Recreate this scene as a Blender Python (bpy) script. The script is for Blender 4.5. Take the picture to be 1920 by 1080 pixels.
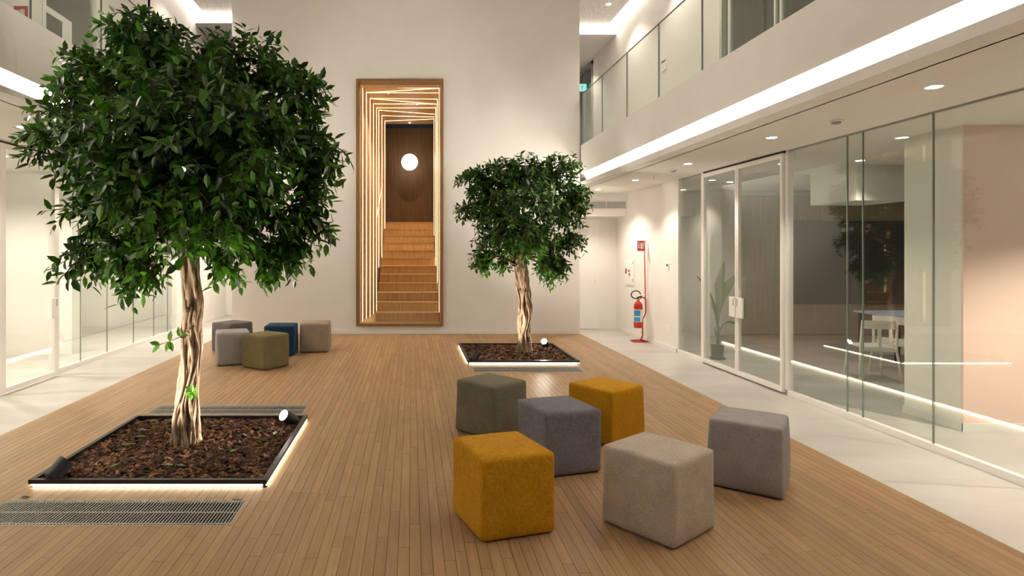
import bpy, bmesh, math, random
from mathutils import Vector, Matrix, Euler

# ------------------------------------------------------------------ reset
for o in list(bpy.data.objects):
    bpy.data.objects.remove(o, do_unlink=True)
scene = bpy.context.scene
COL = scene.collection
PI = math.pi

# ------------------------------------------------------------------ camera
FPX, VPX, VPY, CH = 1130.0, 772.0, 469.0, 1.6      # focal length and vanishing point in 1920x1080 pixels, eye height
cam_d = bpy.data.cameras.new('camera')
cam = bpy.data.objects.new('camera', cam_d)
COL.objects.link(cam)
cam.location = (0, 0, CH)
cam.rotation_euler = (PI / 2, 0, 0)
cam_d.sensor_width = 36.0
cam_d.lens = FPX / 1920 * 36.0
cam_d.shift_x = (960 - VPX) / 1920
cam_d.shift_y = -(540 - VPY) / 1920
cam_d.clip_start = 0.05
scene.camera = cam

# ------------------------------------------------------------------ world, exposure
world = bpy.data.worlds.new('world')
scene.world = world
world.use_nodes = True
world.node_tree.nodes['Background'].inputs[0].default_value = (0.02, 0.022, 0.03, 1)
world.node_tree.nodes['Background'].inputs[1].default_value = 0.3
vs = scene.view_settings
vs.view_transform = 'Standard'
vs.look = 'None'
vs.exposure = 2.25
vs.gamma = 1.0
vs.use_curve_mapping = False

# light levels
COVE, COVE_LINE, UPPER, DOWN, DECK_LED, PLANTER_LED, STAIR_LED = 7.0, 13.5, 1.5, 10.0, 3.0, 2.6, 1.25
WARM = (1.0, 0.90, 0.785)
AMBER = (1.0, 0.74, 0.40)

# ------------------------------------------------------------------ helpers
def px(x, y, Y):
    """point at depth Y seen at photo pixel x, y"""
    return Vector(((x - VPX) * Y / FPX, Y, CH + (VPY - y) * Y / FPX))

def gnd(x, y, z=0.0):
    """point on the horizontal plane z seen at photo pixel x, y"""
    Y = (CH - z) * FPX / (y - VPY)
    return Vector(((x - VPX) * Y / FPX, Y, z))

class MB:
    def __init__(self):
        self.v = []; self.f = []; self.rnd = []
    def box(self, x0, x1, y0, y1, z0, z1, r=0.0):
        b = len(self.v)
        self.v += [(x0, y0, z0), (x1, y0, z0), (x1, y1, z0), (x0, y1, z0), (x0, y0, z1), (x1, y0, z1), (x1, y1, z1), (x0, y1, z1)]
        fs = [(0, 3, 2, 1), (4, 5, 6, 7), (0, 1, 5, 4), (1, 2, 6, 5), (2, 3, 7, 6), (3, 0, 4, 7)]
        self.f += [tuple(b + i for i in q) for q in fs]
        self.rnd += [r] * 6
        return self
    def obox(self, mat, sx, sy, sz, r=0.0):
        b = len(self.v)
        for z in (-sz / 2, sz / 2):
            for (x, y) in ((-sx / 2, -sy / 2), (sx / 2, -sy / 2), (sx / 2, sy / 2), (-sx / 2, sy / 2)):
                self.v.append(tuple(mat @ Vector((x, y, z))))
        fs = [(0, 3, 2, 1), (4, 5, 6, 7), (0, 1, 5, 4), (1, 2, 6, 5), (2, 3, 7, 6), (3, 0, 4, 7)]
        self.f += [tuple(b + i for i in q) for q in fs]
        self.rnd += [r] * 6
        return self
    def bar(self, a, c, w, h=None):
        a, c = Vector(a), Vector(c)
        d = c - a
        L = d.length
        q = d.to_track_quat('X', 'Z').to_matrix().to_4x4()
        m = Matrix.Translation((a + c) / 2) @ q
        return self.obox(m, L, w, h or w)
    def tube(self, pts, rad, n=8, caps=True, r=0.0):
        pts = [Vector(p) for p in pts]
        if not isinstance(rad, (list, tuple)): rad = [rad] * len(pts)
        b = len(self.v)
        up = None
        for i, p in enumerate(pts):
            t = (pts[min(i + 1, len(pts) - 1)] - pts[max(i - 1, 0)]).normalized()
            if up is None:
                up = t.orthogonal().normalized()
            up = (up - t * up.dot(t))
            up = up.normalized() if up.length > 1e-6 else t.orthogonal().normalized()
            s = t.cross(up)
            for k in range(n):
                a = 2 * PI * k / n
                self.v.append(tuple(p + (up * math.cos(a) + s * math.sin(a)) * rad[i]))
        for i in range(len(pts) - 1):
            for k in range(n):
                a0 = b + i * n + k; a1 = b + i * n + (k + 1) % n
                self.f.append((a0, a1, a1 + n, a0 + n)); self.rnd.append(r)
        if caps:
            self.f.append(tuple(b + k for k in range(n))[::-1]); self.rnd.append(r)
            e = b + (len(pts) - 1) * n
            self.f.append(tuple(e + k for k in range(n))); self.rnd.append(r)
        return self
    def lathe(self, prof, n=24, o=(0, 0, 0), mat=None):
        b = len(self.v)
        for (r, z) in prof:
            for k in range(n):
                a = 2 * PI * k / n
                p = Vector((r * math.cos(a), r * math.sin(a), z))
                p = (mat @ p) if mat else p + Vector(o)
                self.v.append(tuple(p))
        for i in range(len(prof) - 1):
            for k in range(n):
                a0 = b + i * n + k; a1 = b + i * n + (k + 1) % n
                self.f.append((a0, a1, a1 + n, a0 + n)); self.rnd.append(0)
        self.f.append(tuple(b + k for k in range(n))[::-1]); self.rnd.append(0)
        e = b + (len(prof) - 1) * n
        self.f.append(tuple(e + k for k in range(n))); self.rnd.append(0)
        return self
    def mesh(self, name, mat, smooth=False):
        me = bpy.data.meshes.new(name)
        me.from_pydata(self.v, [], self.f)
        me.materials.append(M[mat])
        at = me.attributes.new('rnd', 'FLOAT', 'FACE')
        at.data.foreach_set('value', self.rnd)
        if smooth:
            me.polygons.foreach_set('use_smooth', [True] * len(me.polygons))
        me.update()
        return me
    def build(self, name, mat, parent=None, smooth=False, bevel=0.0):
        o = bpy.data.objects.new(name, self.mesh(name, mat, smooth))
        COL.objects.link(o)
        if parent is not None:
            o.parent = parent
        if bevel:
            md = o.modifiers.new('bevel', 'BEVEL'); md.width = bevel; md.segments = 2; md.limit_method = 'ANGLE'
        return o

def tag(o, label, cat, group=None):
    o['label'] = label; o['category'] = cat
    if group: o['group'] = group
    return o

def thing(name, label, cat, loc=(0, 0, 0), group=None):
    o = bpy.data.objects.new(name, None)
    o.empty_display_size = 0.1
    COL.objects.link(o); o.location = loc
    return tag(o, label, cat, group)

def struct(o):
    o['kind'] = 'structure'
    return o

def local(mb, o):
    """shift geometry written in world coordinates into the frame of an unrotated parent"""
    L = o.location
    mb.v = [(x - L.x, y - L.y, z - L.z) for (x, y, z) in mb.v]
    return mb

def empty_struct(name, loc=(0, 0, 0)):
    o = bpy.data.objects.new(name, None); COL.objects.link(o); o.location = loc
    return struct(o)

# ------------------------------------------------------------------ materials
M = {}
def nmat(name):
    m = bpy.data.materials.new(name); m.use_nodes = True
    nt = m.node_tree
    M[name] = m
    return m, nt, nt.nodes['Principled BSDF']

def setcol(b, c, rough=0.5, metal=0.0, spec=0.5):
    b.inputs['Base Color'].default_value = (*c, 1)
    b.inputs['Roughness'].default_value = rough
    b.inputs['Metallic'].default_value = metal
    b.inputs['Specular IOR Level'].default_value = spec

def N(nt, t, **kw):
    n = nt.nodes.new(t)
    for k, v in kw.items(): setattr(n, k, v)
    return n

def noise_col(name, c0, c1, scale=(1, 1, 1), nscale=5.0, detail=4, rough=0.6, bump=0.0, bump_scale=None, spec=0.4, rnd=0.0, metal=0.0, p0=0.3, p1=0.7):
    """two-tone procedural surface, noise in world-aligned object space; rnd = extra per-piece brightness spread"""
    m, nt, b = nmat(name)
    setcol(b, c0, rough, metal, spec)
    tc = N(nt, 'ShaderNodeTexCoord')
    mp = N(nt, 'ShaderNodeMapping'); mp.inputs['Scale'].default_value = scale
    nt.links.new(tc.outputs['Object'], mp.inputs['Vector'])
    vec = mp.outputs['Vector']
    at = None
    if rnd:
        at = N(nt, 'ShaderNodeAttribute', attribute_name='rnd')
        ad = N(nt, 'ShaderNodeVectorMath', operation='MULTIPLY_ADD')
        nt.links.new(at.outputs['Fac'], ad.inputs[0]); ad.inputs[1].default_value = (37, 53, 71)
        nt.links.new(vec, ad.inputs[2]); vec = ad.outputs[0]
    nz = N(nt, 'ShaderNodeTexNoise'); nz.inputs['Scale'].default_value = nscale; nz.inputs['Detail'].default_value = detail
    nt.links.new(vec, nz.inputs['Vector'])
    rp = N(nt, 'ShaderNodeValToRGB')
    rp.color_ramp.elements[0].position = p0; rp.color_ramp.elements[0].color = (*c0, 1)
    rp.color_ramp.elements[1].position = p1; rp.color_ramp.elements[1].color = (*c1, 1)
    nt.links.new(nz.outputs['Fac'], rp.inputs['Fac'])
    out = rp.outputs['Color']
    if rnd:
        mr = N(nt, 'ShaderNodeMapRange'); mr.inputs['To Min'].default_value = 1 - rnd; mr.inputs['To Max'].default_value = 1 + rnd
        nt.links.new(at.outputs['Fac'], mr.inputs['Value'])
        mx = N(nt, 'ShaderNodeVectorMath', operation='SCALE')
        nt.links.new(out, mx.inputs[0]); nt.links.new(mr.outputs['Result'], mx.inputs['Scale']); out = mx.outputs[0]
    nt.links.new(out, b.inputs['Base Color'])
    if bump:
        bp = N(nt, 'ShaderNodeBump'); bp.inputs['Strength'].default_value = bump; bp.inputs['Distance'].default_value = 0.005
        if bump_scale:
            n2 = N(nt, 'ShaderNodeTexNoise'); n2.inputs['Scale'].default_value = bump_scale; n2.inputs['Detail'].default_value = 3
            nt.links.new(tc.outputs['Object'], n2.inputs['Vector']); nt.links.new(n2.outputs['Fac'], bp.inputs['Height'])
        else:
            nt.links.new(nz.outputs['Fac'], bp.inputs['Height'])
        nt.links.new(bp.outputs['Normal'], b.inputs['Normal'])
    return m

def plain(name, c, rough=0.5, metal=0.0, spec=0.5):
    m, nt, b = nmat(name); setcol(b, c, rough, metal, spec); return m

def emit(name, c, s):
    m, nt, b = nmat(name)
    nt.nodes.remove(b)
    e = N(nt, 'ShaderNodeEmission'); e.inputs['Color'].default_value = (*c, 1); e.inputs['Strength'].default_value = s
    nt.links.new(e.outputs[0], nt.nodes['Material Output'].inputs['Surface'])
    return m

def glass(name, tint, ior=1.5):
    m, nt, b = nmat(name)
    nt.nodes.remove(b)
    tr = N(nt, 'ShaderNodeBsdfTransparent'); tr.inputs['Color'].default_value = (*tint, 1)
    gl = N(nt, 'ShaderNodeBsdfGlossy'); gl.inputs['Roughness'].default_value = 0.0; gl.inputs['Color'].default_value = (0.95, 1, 0.97, 1)
    fr = N(nt, 'ShaderNodeFresnel'); fr.inputs['IOR'].default_value = ior
    # entering and leaving the pane reflect alike: use the outside index on both faces
    geo = N(nt, 'ShaderNodeNewGeometry')
    mi = N(nt, 'ShaderNodeMix', data_type='FLOAT')
    nt.links.new(geo.outputs['Backfacing'], mi.inputs['Factor'])
    mi.inputs['A'].default_value = ior; mi.inputs['B'].default_value = 1 / ior
    nt.links.new(mi.outputs['Result'], fr.inputs['IOR'])
    mx = N(nt, 'ShaderNodeMixShader')
    nt.links.new(fr.outputs[0], mx.inputs['Fac']); nt.links.new(tr.outputs[0], mx.inputs[1]); nt.links.new(gl.outputs[0], mx.inputs[2])
    nt.links.new(mx.outputs[0], nt.nodes['Material Output'].inputs['Surface'])
    return m

noise_col('wall_white', (0.78, 0.755, 0.72), (0.81, 0.79, 0.755), nscale=2.5, rough=0.85, spec=0.2)
noise_col('ceiling_white', (0.79, 0.765, 0.73), (0.80, 0.78, 0.745), nscale=3, rough=0.9, spec=0.15)
noise_col('acoustic', (0.60, 0.58, 0.55), (0.88, 0.86, 0.82), nscale=32, detail=1, rough=0.9, bump=0.5, spec=0.1)
noise_col('stone', (0.41, 0.39, 0.365), (0.53, 0.51, 0.48), scale=(0.5, 1.6, 1), nscale=1.6, detail=6, rough=0.34, spec=0.4)
noise_col('plank_wood', (0.275, 0.160, 0.072), (0.40, 0.250, 0.126), scale=(26, 1.1, 10), nscale=2.2, detail=5, rough=0.5, bump=0.05, rnd=0.11, spec=0.35, p0=0.2, p1=0.75)
noise_col('oak', (0.50, 0.31, 0.14), (0.66, 0.44, 0.225), scale=(14, 14, 0.7), nscale=2.0, detail=5, rough=0.45, rnd=0.12, spec=0.35)
noise_col('oak_dark', (0.21, 0.115, 0.05), (0.30, 0.17, 0.078), scale=(14, 14, 0.7), nscale=2.0, detail=5, rough=0.5, rnd=0.1, spec=0.3)
noise_col('panel_wood', (0.33, 0.25, 0.18), (0.43, 0.34, 0.25), scale=(22, 22, 0.5), nscale=2.0, detail=4, rough=0.5, spec=0.3)
plain('sub_dark', (0.012, 0.01, 0.009), 0.8)
plain('steel_dark', (0.035, 0.032, 0.03), 0.42, 0.6)
plain('lamp_black', (0.03, 0.032, 0.036), 0.45, 0.3)
plain('galvanised', (0.46, 0.44, 0.405), 0.42, 0.35)
plain('white_metal', (0.80, 0.785, 0.76), 0.4)
plain('white_plastic', (0.82, 0.81, 0.79), 0.45)
plain('grey_plastic', (0.35, 0.35, 0.35), 0.5)
plain('rail_edge', (0.16, 0.20, 0.17), 0.3)
plain('black', (0.012, 0.012, 0.013), 0.5)
plain('red_paint', (0.52, 0.022, 0.015), 0.35)
plain('label_white', (0.78, 0.77, 0.74), 0.5)
plain('label_blue', (0.03, 0.30, 0.62), 0.5)
plain('screen_grey', (0.085, 0.08, 0.085), 0.55)
plain('navy_panel', (0.055, 0.08, 0.14), 0.6)
plain('dark_room', (0.10, 0.10, 0.085), 0.8)
plain('dark_glazing', (0.06, 0.065, 0.06), 0.15)
plain('chair_white', (0.78, 0.76, 0.71), 0.4)
plain('table_blue_sheen', (0.42, 0.52, 0.70), 0.4)  # white table top, blue of the reflected light put into its colour
plain('brass', (0.5, 0.36, 0.15), 0.35, 0.9)
noise_col('pink_lit_wall', (0.82, 0.61, 0.52), (0.84, 0.64, 0.55), nscale=2, rough=0.85, spec=0.2)  # pinkish face, tint deepened for the warm light falling on it
noise_col('bark_chip', (0.040, 0.017, 0.009), (0.23, 0.115, 0.065), nscale=24, detail=3, rough=0.85, rnd=0.75, spec=0.2)
noise_col('trunk_bark', (0.10, 0.05, 0.026), (0.46, 0.33, 0.22), scale=(9, 9, 2.2), nscale=3.0, detail=6, rough=0.8, bump=0.9, spec=0.2, p0=0.34, p1=0.66)
noise_col('root_bark', (0.16, 0.09, 0.05), (0.50, 0.38, 0.26), scale=(8, 8, 3), nscale=4.0, detail=5, rough=0.8, bump=0.6, spec=0.2)
noise_col('branch_bark', (0.06, 0.04, 0.025), (0.16, 0.11, 0.07), nscale=12, rough=0.85)
noise_col('pot_dark', (0.04, 0.037, 0.035), (0.06, 0.055, 0.05), nscale=20, rough=0.6)
glass('glass_clear', (0.952, 0.975, 0.960))
glass('glass_smoke', (0.62, 0.68, 0.63))
emit('cove_light', WARM, COVE)
emit('cove_line', WARM, COVE_LINE)
emit('upper_light', WARM, UPPER)
emit('down_disc', (1.0, 0.90, 0.78), DOWN)
emit('deck_led', (1.0, 0.82, 0.58), DECK_LED)
emit('planter_led', (1.0, 0.87, 0.64), PLANTER_LED)
emit('stair_led', (1.0, 0.70, 0.33), STAIR_LED)
emit('globe', (1.0, 0.93, 0.82), 1.1)
emit('spot_face', (1.0, 0.97, 0.92), 14.0)
emit('exit_glow', (0.16, 0.75, 0.72), 0.30)
emit('room_strip', (1.0, 0.88, 0.74), 9.0)

def fabric(name, c0, c1, nscale=90, bump=0.35, weave=0):
    m, nt, b = nmat(name)
    setcol(b, c0, 0.95, 0, 0.1)
    b.inputs['Sheen Weight'].default_value = 0.03
    b.inputs['Sheen Roughness'].default_value = 0.5
    tc = N(nt, 'ShaderNodeTexCoord')
    nz = N(nt, 'ShaderNodeTexNoise'); nz.inputs['Scale'].default_value = nscale; nz.inputs['Detail'].default_value = 3
    nt.links.new(tc.outputs['Object'], nz.inputs['Vector'])
    n2 = N(nt, 'ShaderNodeTexNoise'); n2.inputs['Scale'].default_value = 7; n2.inputs['Detail'].default_value = 3
    nt.links.new(tc.outputs['Object'], n2.inputs['Vector'])
    av = N(nt, 'ShaderNodeMix', data_type='FLOAT'); av.inputs['Factor'].default_value = 0.35
    nt.links.new(nz.outputs['Fac'], av.inputs['A']); nt.links.new(n2.outputs['Fac'], av.inputs['B'])
    rp = N(nt, 'ShaderNodeValToRGB')
    rp.color_ramp.elements[0].position = 0.35; rp.color_ramp.elements[0].color = (*c0, 1)
    rp.color_ramp.elements[1].position = 0.65; rp.color_ramp.elements[1].color = (*c1, 1)
    nt.links.new(av.outputs['Result'], rp.inputs['Fac'])
    h = nz.outputs['Fac']
    col = rp.outputs['Color']
    if weave:
        vo = N(nt, 'ShaderNodeTexVoronoi'); vo.inputs['Scale'].default_value = weave; vo.inputs['Randomness'].default_value = 0.15
        rot = N(nt, 'ShaderNodeMapping'); rot.inputs['Rotation'].default_value = (0.785, 0.785, 0.785)
        nt.links.new(tc.outputs['Object'], rot.inputs['Vector']); nt.links.new(rot.outputs['Vector'], vo.inputs['Vector'])
        inv = N(nt, 'ShaderNodeMath', operation='SUBTRACT'); inv.inputs[0].default_value = 1
        nt.links.new(vo.outputs['Distance'], inv.inputs[1]); h = inv.outputs[0]
    nt.links.new(col, b.inputs['Base Color'])
    bp = N(nt, 'ShaderNodeBump'); bp.inputs['Strength'].default_value = bump; bp.inputs['Distance'].default_value = 0.004
    nt.links.new(h, bp.inputs['Height']); nt.links.new(bp.outputs['Normal'], b.inputs['Normal'])

fabric('fab_mustard', (0.40, 0.185, 0.006), (0.56, 0.285, 0.014), 60, 0.8, weave=95)
fabric('fab_mustard_smooth', (0.40, 0.185, 0.006), (0.52, 0.262, 0.012), 60, 0.3)
fabric('fab_beige', (0.34, 0.285, 0.225), (0.50, 0.435, 0.36), 130, 0.5)
fabric('fab_tan', (0.26, 0.205, 0.15), (0.36, 0.29, 0.22), 130, 0.4)
fabric('fab_grey', (0.25, 0.235, 0.235), (0.37, 0.35, 0.35), 130, 0.5)
fabric('fab_slate', (0.145, 0.135, 0.150), (0.205, 0.195, 0.215), 60, 0.25)
fabric('fab_olive', (0.125, 0.112, 0.078), (0.20, 0.182, 0.13), 120, 0.4)
fabric('fab_olive_green', (0.14, 0.115, 0.052), (0.20, 0.165, 0.085), 120, 0.4)
fabric('fab_navy', (0.010, 0.030, 0.065), (0.022, 0.055, 0.105), 60, 0.25)
fabric('fab_charcoal', (0.115, 0.105, 0.105), (0.18, 0.165, 0.165), 120, 0.4)

def leaf_mat(name, dark, light, gloss=0.35):
    m, nt, b = nmat(name)
    setcol(b, dark, gloss, 0, 0.5)
    at = N(nt, 'ShaderNodeAttribute', attribute_name='rnd')
    rp = N(nt, 'ShaderNodeValToRGB')
    rp.color_ramp.elements[0].position = 0.0; rp.color_ramp.elements[0].color = (*dark, 1)
    rp.color_ramp.elements[1].position = 1.0; rp.color_ramp.elements[1].color = (*light, 1)
    nt.links.new(at.outputs['Fac'], rp.inputs['Fac'])
    nt.links.new(rp.outputs['Color'], b.inputs['Base Color'])
    tl = N(nt, 'ShaderNodeBsdfTranslucent')
    mulc = N(nt, 'ShaderNodeVectorMath', operation='MULTIPLY'); mulc.inputs[1].default_value = (1.5, 1.9, 0.6)
    nt.links.new(rp.outputs['Color'], mulc.inputs[0]); nt.links.new(mulc.outputs[0], tl.inputs['Color'])
    mx = N(nt, 'ShaderNodeMixShader'); mx.inputs['Fac'].default_value = 0.22
    nt.links.new(b.outputs[0], mx.inputs[1]); nt.links.new(tl.outputs[0], mx.inputs[2])
    nt.links.new(mx.outputs[0], nt.nodes['Material Output'].inputs['Surface'])
leaf_mat('ficus_leaf', (0.015, 0.038, 0.008), (0.070, 0.175, 0.018))
leaf_mat('palm_leaf', (0.10, 0.13, 0.08), (0.16, 0.20, 0.12), 0.5)

# ================================================================== STRUCTURE
DKL, DKR, YB = -3.55, 3.226, 11.52          # deck edges, back wall
SF = -0.167                                  # level of the stone floor beside the deck
GXR, GXL = 4.58, -5.08                       # glass walls
CR, CL = 2.82, 2.93                          # ceilings under the balconies
FXR, FXL = 3.23, -3.44                       # balcony fascias
Y0 = -1.6                                    # wall behind the camera
CEIL = 6.60

# ---- deck floor with planks
HOLES = [(-2.585, -0.978, 4.06, 5.66), (-2.585, -1.06, 3.504, 3.855), (-2.585, -1.07, 5.87, 6.21),
         (0.778, 2.355, 8.45, 10.05), (0.82, 2.275, 7.906, 8.256)]
floor = struct(MB().box(DKL + .012, DKR - .012, Y0, YB, SF, -0.02).build('floor', 'sub_dark'))

def cut(rect, holes):
    out = [rect]
    for (a0, a1, b0, b1) in holes:
        nxt = []
        for (x0, x1, y0, y1) in out:
            if x1 <= a0 or x0 >= a1 or y1 <= b0 or y0 >= b1:
                nxt.append((x0, x1, y0, y1)); continue
            ix0, ix1 = max(x0, a0), min(x1, a1)
            if y0 < b0: nxt.append((x0, x1, y0, b0))
            if y1 > b1: nxt.append((x0, x1, b1, y1))
            yy0, yy1 = max(y0, b0), min(y1, b1)
            if x0 < a0: nxt.append((x0, a0, yy0, yy1))
            if x1 > a1: nxt.append((a1, x1, yy0, yy1))
        out = nxt
    return [r for r in out if r[1] - r[0] > .006 and r[3] - r[2] > .02]

rng = random.Random(11)
PW = (DKR - DKL) / 113
planks = []
for i in range(113):
    x0 = DKL + i * PW
    y = Y0 - rng.random() * 1.0
    while y < YB:
        L = rng.uniform(0.55, 1.5)
        r = rng.random()
        for q in cut((x0, x0 + PW, max(y, Y0), min(y + L, YB - .002)), HOLES):
            planks.append((q, r))
        y += L
def seen(q):
    x0, x1, y0, y1 = q
    y0 = max(y0, 2.95)
    if y1 <= y0: return 0
    ax = VPX + (x0 + x1) / 2 * FPX / ((y0 + y1) / 2)
    if not (0 < ax < 1920): return 0
    return CH * FPX * (1 / y0 - 1 / y1) * (x1 - x0) * FPX / ((y0 + y1) / 2)
planks.sort(key=lambda p: -seen(p[0]))
G = 0.0011
rest = MB()
for k, ((x0, x1, y0, y1), r) in enumerate(planks):
    if k < 300:
        cx, cy = (x0 + x1) / 2, (y0 + y1) / 2
        mb = MB().box(x0 + G, x1 - G, y0 + G, y1 - G, -.02, 0, r)
        mb.build('plank', 'plank_wood', floor)
    else:
        rest.box(x0 + G, x1 - G, y0 + G, y1 - G, -.02, 0, r)
o = rest.build('plank_field', 'plank_wood', floor); o['kind'] = 'stuff'

# deck edges (wooden step face) and the light line at their foot
for n, (xa, xb) in enumerate(((DKR - .012, DKR + .006), (DKL - .006, DKL + .012))):
    t = struct(MB().box(xa, xb, Y0, YB, SF + .035, -.001, 0.4).build('trim_%d' % (n + 1), 'plank_wood'))
for x, lab in ((DKR, 'thin warm light line along foot of the deck step facing the double glass doors'),
               (DKL, 'thin warm light line along foot of the deck step beside the large tree')):
    s = 1 if x > 0 else -1
    a, b = sorted((x - s * .010, x + s * .002))
    tag(MB().box(a, b, Y0 + .1, YB - .05, SF + .004, SF + .034).build('led_strip', 'deck_led'), lab, 'light strip')

# ---- stone floors
struct(MB().box(DKR - .012, 11.2, Y0, 17.2, SF - .1, SF).build('floor_right', 'stone'))
struct(MB().box(-10, DKL + .012, Y0, 17.2, SF - .1, SF).build('floor_left', 'stone'))

# ---- back wall with the stair opening
OX0, OX1, OZ0, OZ1 = -1.055, 0.597, 0.16, 4.857
WXL, WXR = -3.436, 3.21
w = MB()
w.box(WXL, OX0, YB, YB + .2, SF, CEIL + .3)
w.box(OX1, WXR, YB, YB + .2, SF, CEIL + .3)
w.box(OX0, OX1, YB, YB + .2, OZ1, CEIL + .3)
w.box(OX0, OX1, YB, YB + .2, SF, OZ0)
w.box(WXL, WXL + .12, YB + .2, 17.0, SF, CEIL + .3)
w.box(WXR - .12, WXR, YB + .2, 17.0, SF, CEIL + .3)
struct(w.build('wall_back', 'wall_white'))
bb = MB()
bb.box(WXL, OX0 + .0, YB - .012, YB, 0, .07).box(OX1, WXR, YB - .012, YB, 0, .07).box(OX0, OX1, YB - .012, YB, 0, .07)
struct(bb.build('baseboard_back', 'wall_white'))

# ---- right side, ground level
struct(MB().box(GXR, GXR + .12, 10.42, 13.6, SF, CR).build('wall_right', 'wall_white'))
struct(MB().box(GXR - .012, GXR, 10.42, 13.49, SF, SF + .07).build('baseboard_right', 'wall_white'))
struct(MB().box(WXR - .1, GXR + .12, 13.49, 13.6, SF, CR).build('wall_corridor_right', 'wall_white'))
struct(MB().box(WXR, GXR, 12.87, 13.49, 2.33, CR).build('trim_bulkhead', 'wall_white'))
struct(MB().box(FXR + .20, 11.2, Y0, 13.6, CR, CR + .09).build('ceiling_right', 'ceiling_white'))
# service door in the corridor end wall
d = struct(MB().box(3.45, 4.19, 13.47, 13.49, SF + .01, 2.29).build('door_corridor', 'white_metal'))
MB().box(4.09, 4.12, 13.44, 13.47, 0.85, 0.95).build('door_handle', 'white_metal', d)
# wall behind the camera, unseen and made dark to cut light from there, and side walls outside the picture
struct(MB().box(-10, 11.2, Y0 - .1, Y0, SF, CEIL + .3).build('wall_front', 'dark_glazing'))
struct(MB().box(11.2, 11.3, Y0, 17.2, SF, CEIL).build('wall_room_right', 'wall_white'))

# ---- left side, ground level
struct(MB().box(GXL - .12, GXL, 13.05, 16.6, SF, CL).build('wall_left', 'wall_white'))
struct(MB().box(GXL, GXL + .012, 13.05, 16.5, SF, SF + .07).build('baseboard_left', 'wall_white'))
struct(MB().box(GXL - .12, WXL + .1, 16.5, 16.6, SF, CL).build('wall_corridor_left', 'wall_white'))
struct(MB().box(-10, FXL - .20, Y0, 16.6, CL, CL + .09).build('ceiling_left', 'ceiling_white'))
struct(MB().box(-10.1, -10, Y0, 17.2, SF, CEIL).build('wall_room_left', 'wall_white'))

# ---- balconies: fascia, lip, light slot
def balcony(side, FX, zb, zlb, zc, ztop, yend):
    s = side
    def b(mb, x0, x1, *a):
        p, q = sorted((FX + s * x0, FX + s * x1)); mb.box(p, q, *a)
    m = MB()
    b(m, 0, .045, Y0, yend, zb, ztop)                  # fascia
    b(m, .045, .10, Y0, yend, zb + .03, ztop)
    b(m, .10, .22, Y0, yend, zb + .10, zb + .16)       # roof of the light slot
    b(m, 0, .22, Y0, yend, zc, zlb)                    # lower lip
    b(m, .14, .20, Y0, yend, zlb, zb + .10)            # back of the slot
    struct(m.build('wall_fascia_right' if s > 0 else 'wall_fascia_left', 'wall_white'))
    m = MB()
    b(m, .10, 1.9 if s > 0 else 1.6, Y0, 17.0, 3.02, 3.10)
    struct(m.build('floor_upper_right' if s > 0 else 'floor_upper_left', 'stone'))
    t = thing('cove_light', 'long continuous bright light band under the balcony ' + ('above the double glass doors' if s > 0 else 'behind the large tree'), 'light strip', (FX + s * .1, 5, zlb))
    m = MB()                                            # diffuser leaning outward at the top
    for yy in (Y0 + .05, yend - .02):
        for (dx, zz) in ((.124, zlb + .004), (.134, zlb + .004), (.060, zb + .012), (.050, zb + .012)):
            m.v.append((FX + s * dx, yy, zz))
    m.f += [(0, 1, 2, 3), (7, 6, 5, 4), (0, 4, 5, 1), (1, 5, 6, 2), (2, 6, 7, 3), (3, 7, 4, 0)]; m.rnd += [0] * 6
    local(m, t).build('diffuser', 'cove_light', t)
    m = MB(); b(m, .085, .105, Y0 + .05, yend - .02, zlb + .001, zlb + .010)
    local(m, t).build('led_line', 'cove_line', t)
balcony(1, FXR, 3.06, 2.905, CR, 3.60, YB)
balcony(-1, FXL, 3.127, 2.985, CL, 3.685, YB)

# glass railings
def railing(FX, s, z0, z1, ys, label):
    t = thing('glass_railing', label, 'railing', (FX, 6, z0))
    for a, c in zip(ys[:-1], ys[1:]):
        p, q = sorted((FX + s * .03, FX + s * .047))
        local(MB().box(p, q, a + .006, c - .006, z0 - .05, z1), t).build('pane', 'glass_clear', t)
    m = MB()
    for y in ys[1:-1]:
        p, q = sorted((FX + s * .031, FX + s * .046)); m.box(p, q, y - .006, y + .006, z0, z1)
    p, q = sorted((FX + s * .029, FX + s * .048))
    m.box(p, q, ys[0], ys[-1], z1, z1 + .008)
    local(m, t).build('edge_seal', 'rail_edge', t)
railing(FXR, 1, 3.60, 4.59, [Y0 + .1, -.32, .86, 2.04, 3.22, 4.41, 5.6, 6.78, 7.97, 9.15, 10.34, 11.50], 'frameless glass balcony railing above the double glass doors')
railing(FXL, -1, 3.685, 4.67, [Y0 + .1, -.4, .75, 1.95, 3.15, 4.3, 5.5, 6.75, 8.1, 9.3, 10.4, 11.50], 'frameless glass balcony railing behind the crown of the large tree')

# ---- upper storey
UXR, UXL = 4.58, -4.60
CUT_R, CUT_L = 13.44, 12.76
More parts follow.
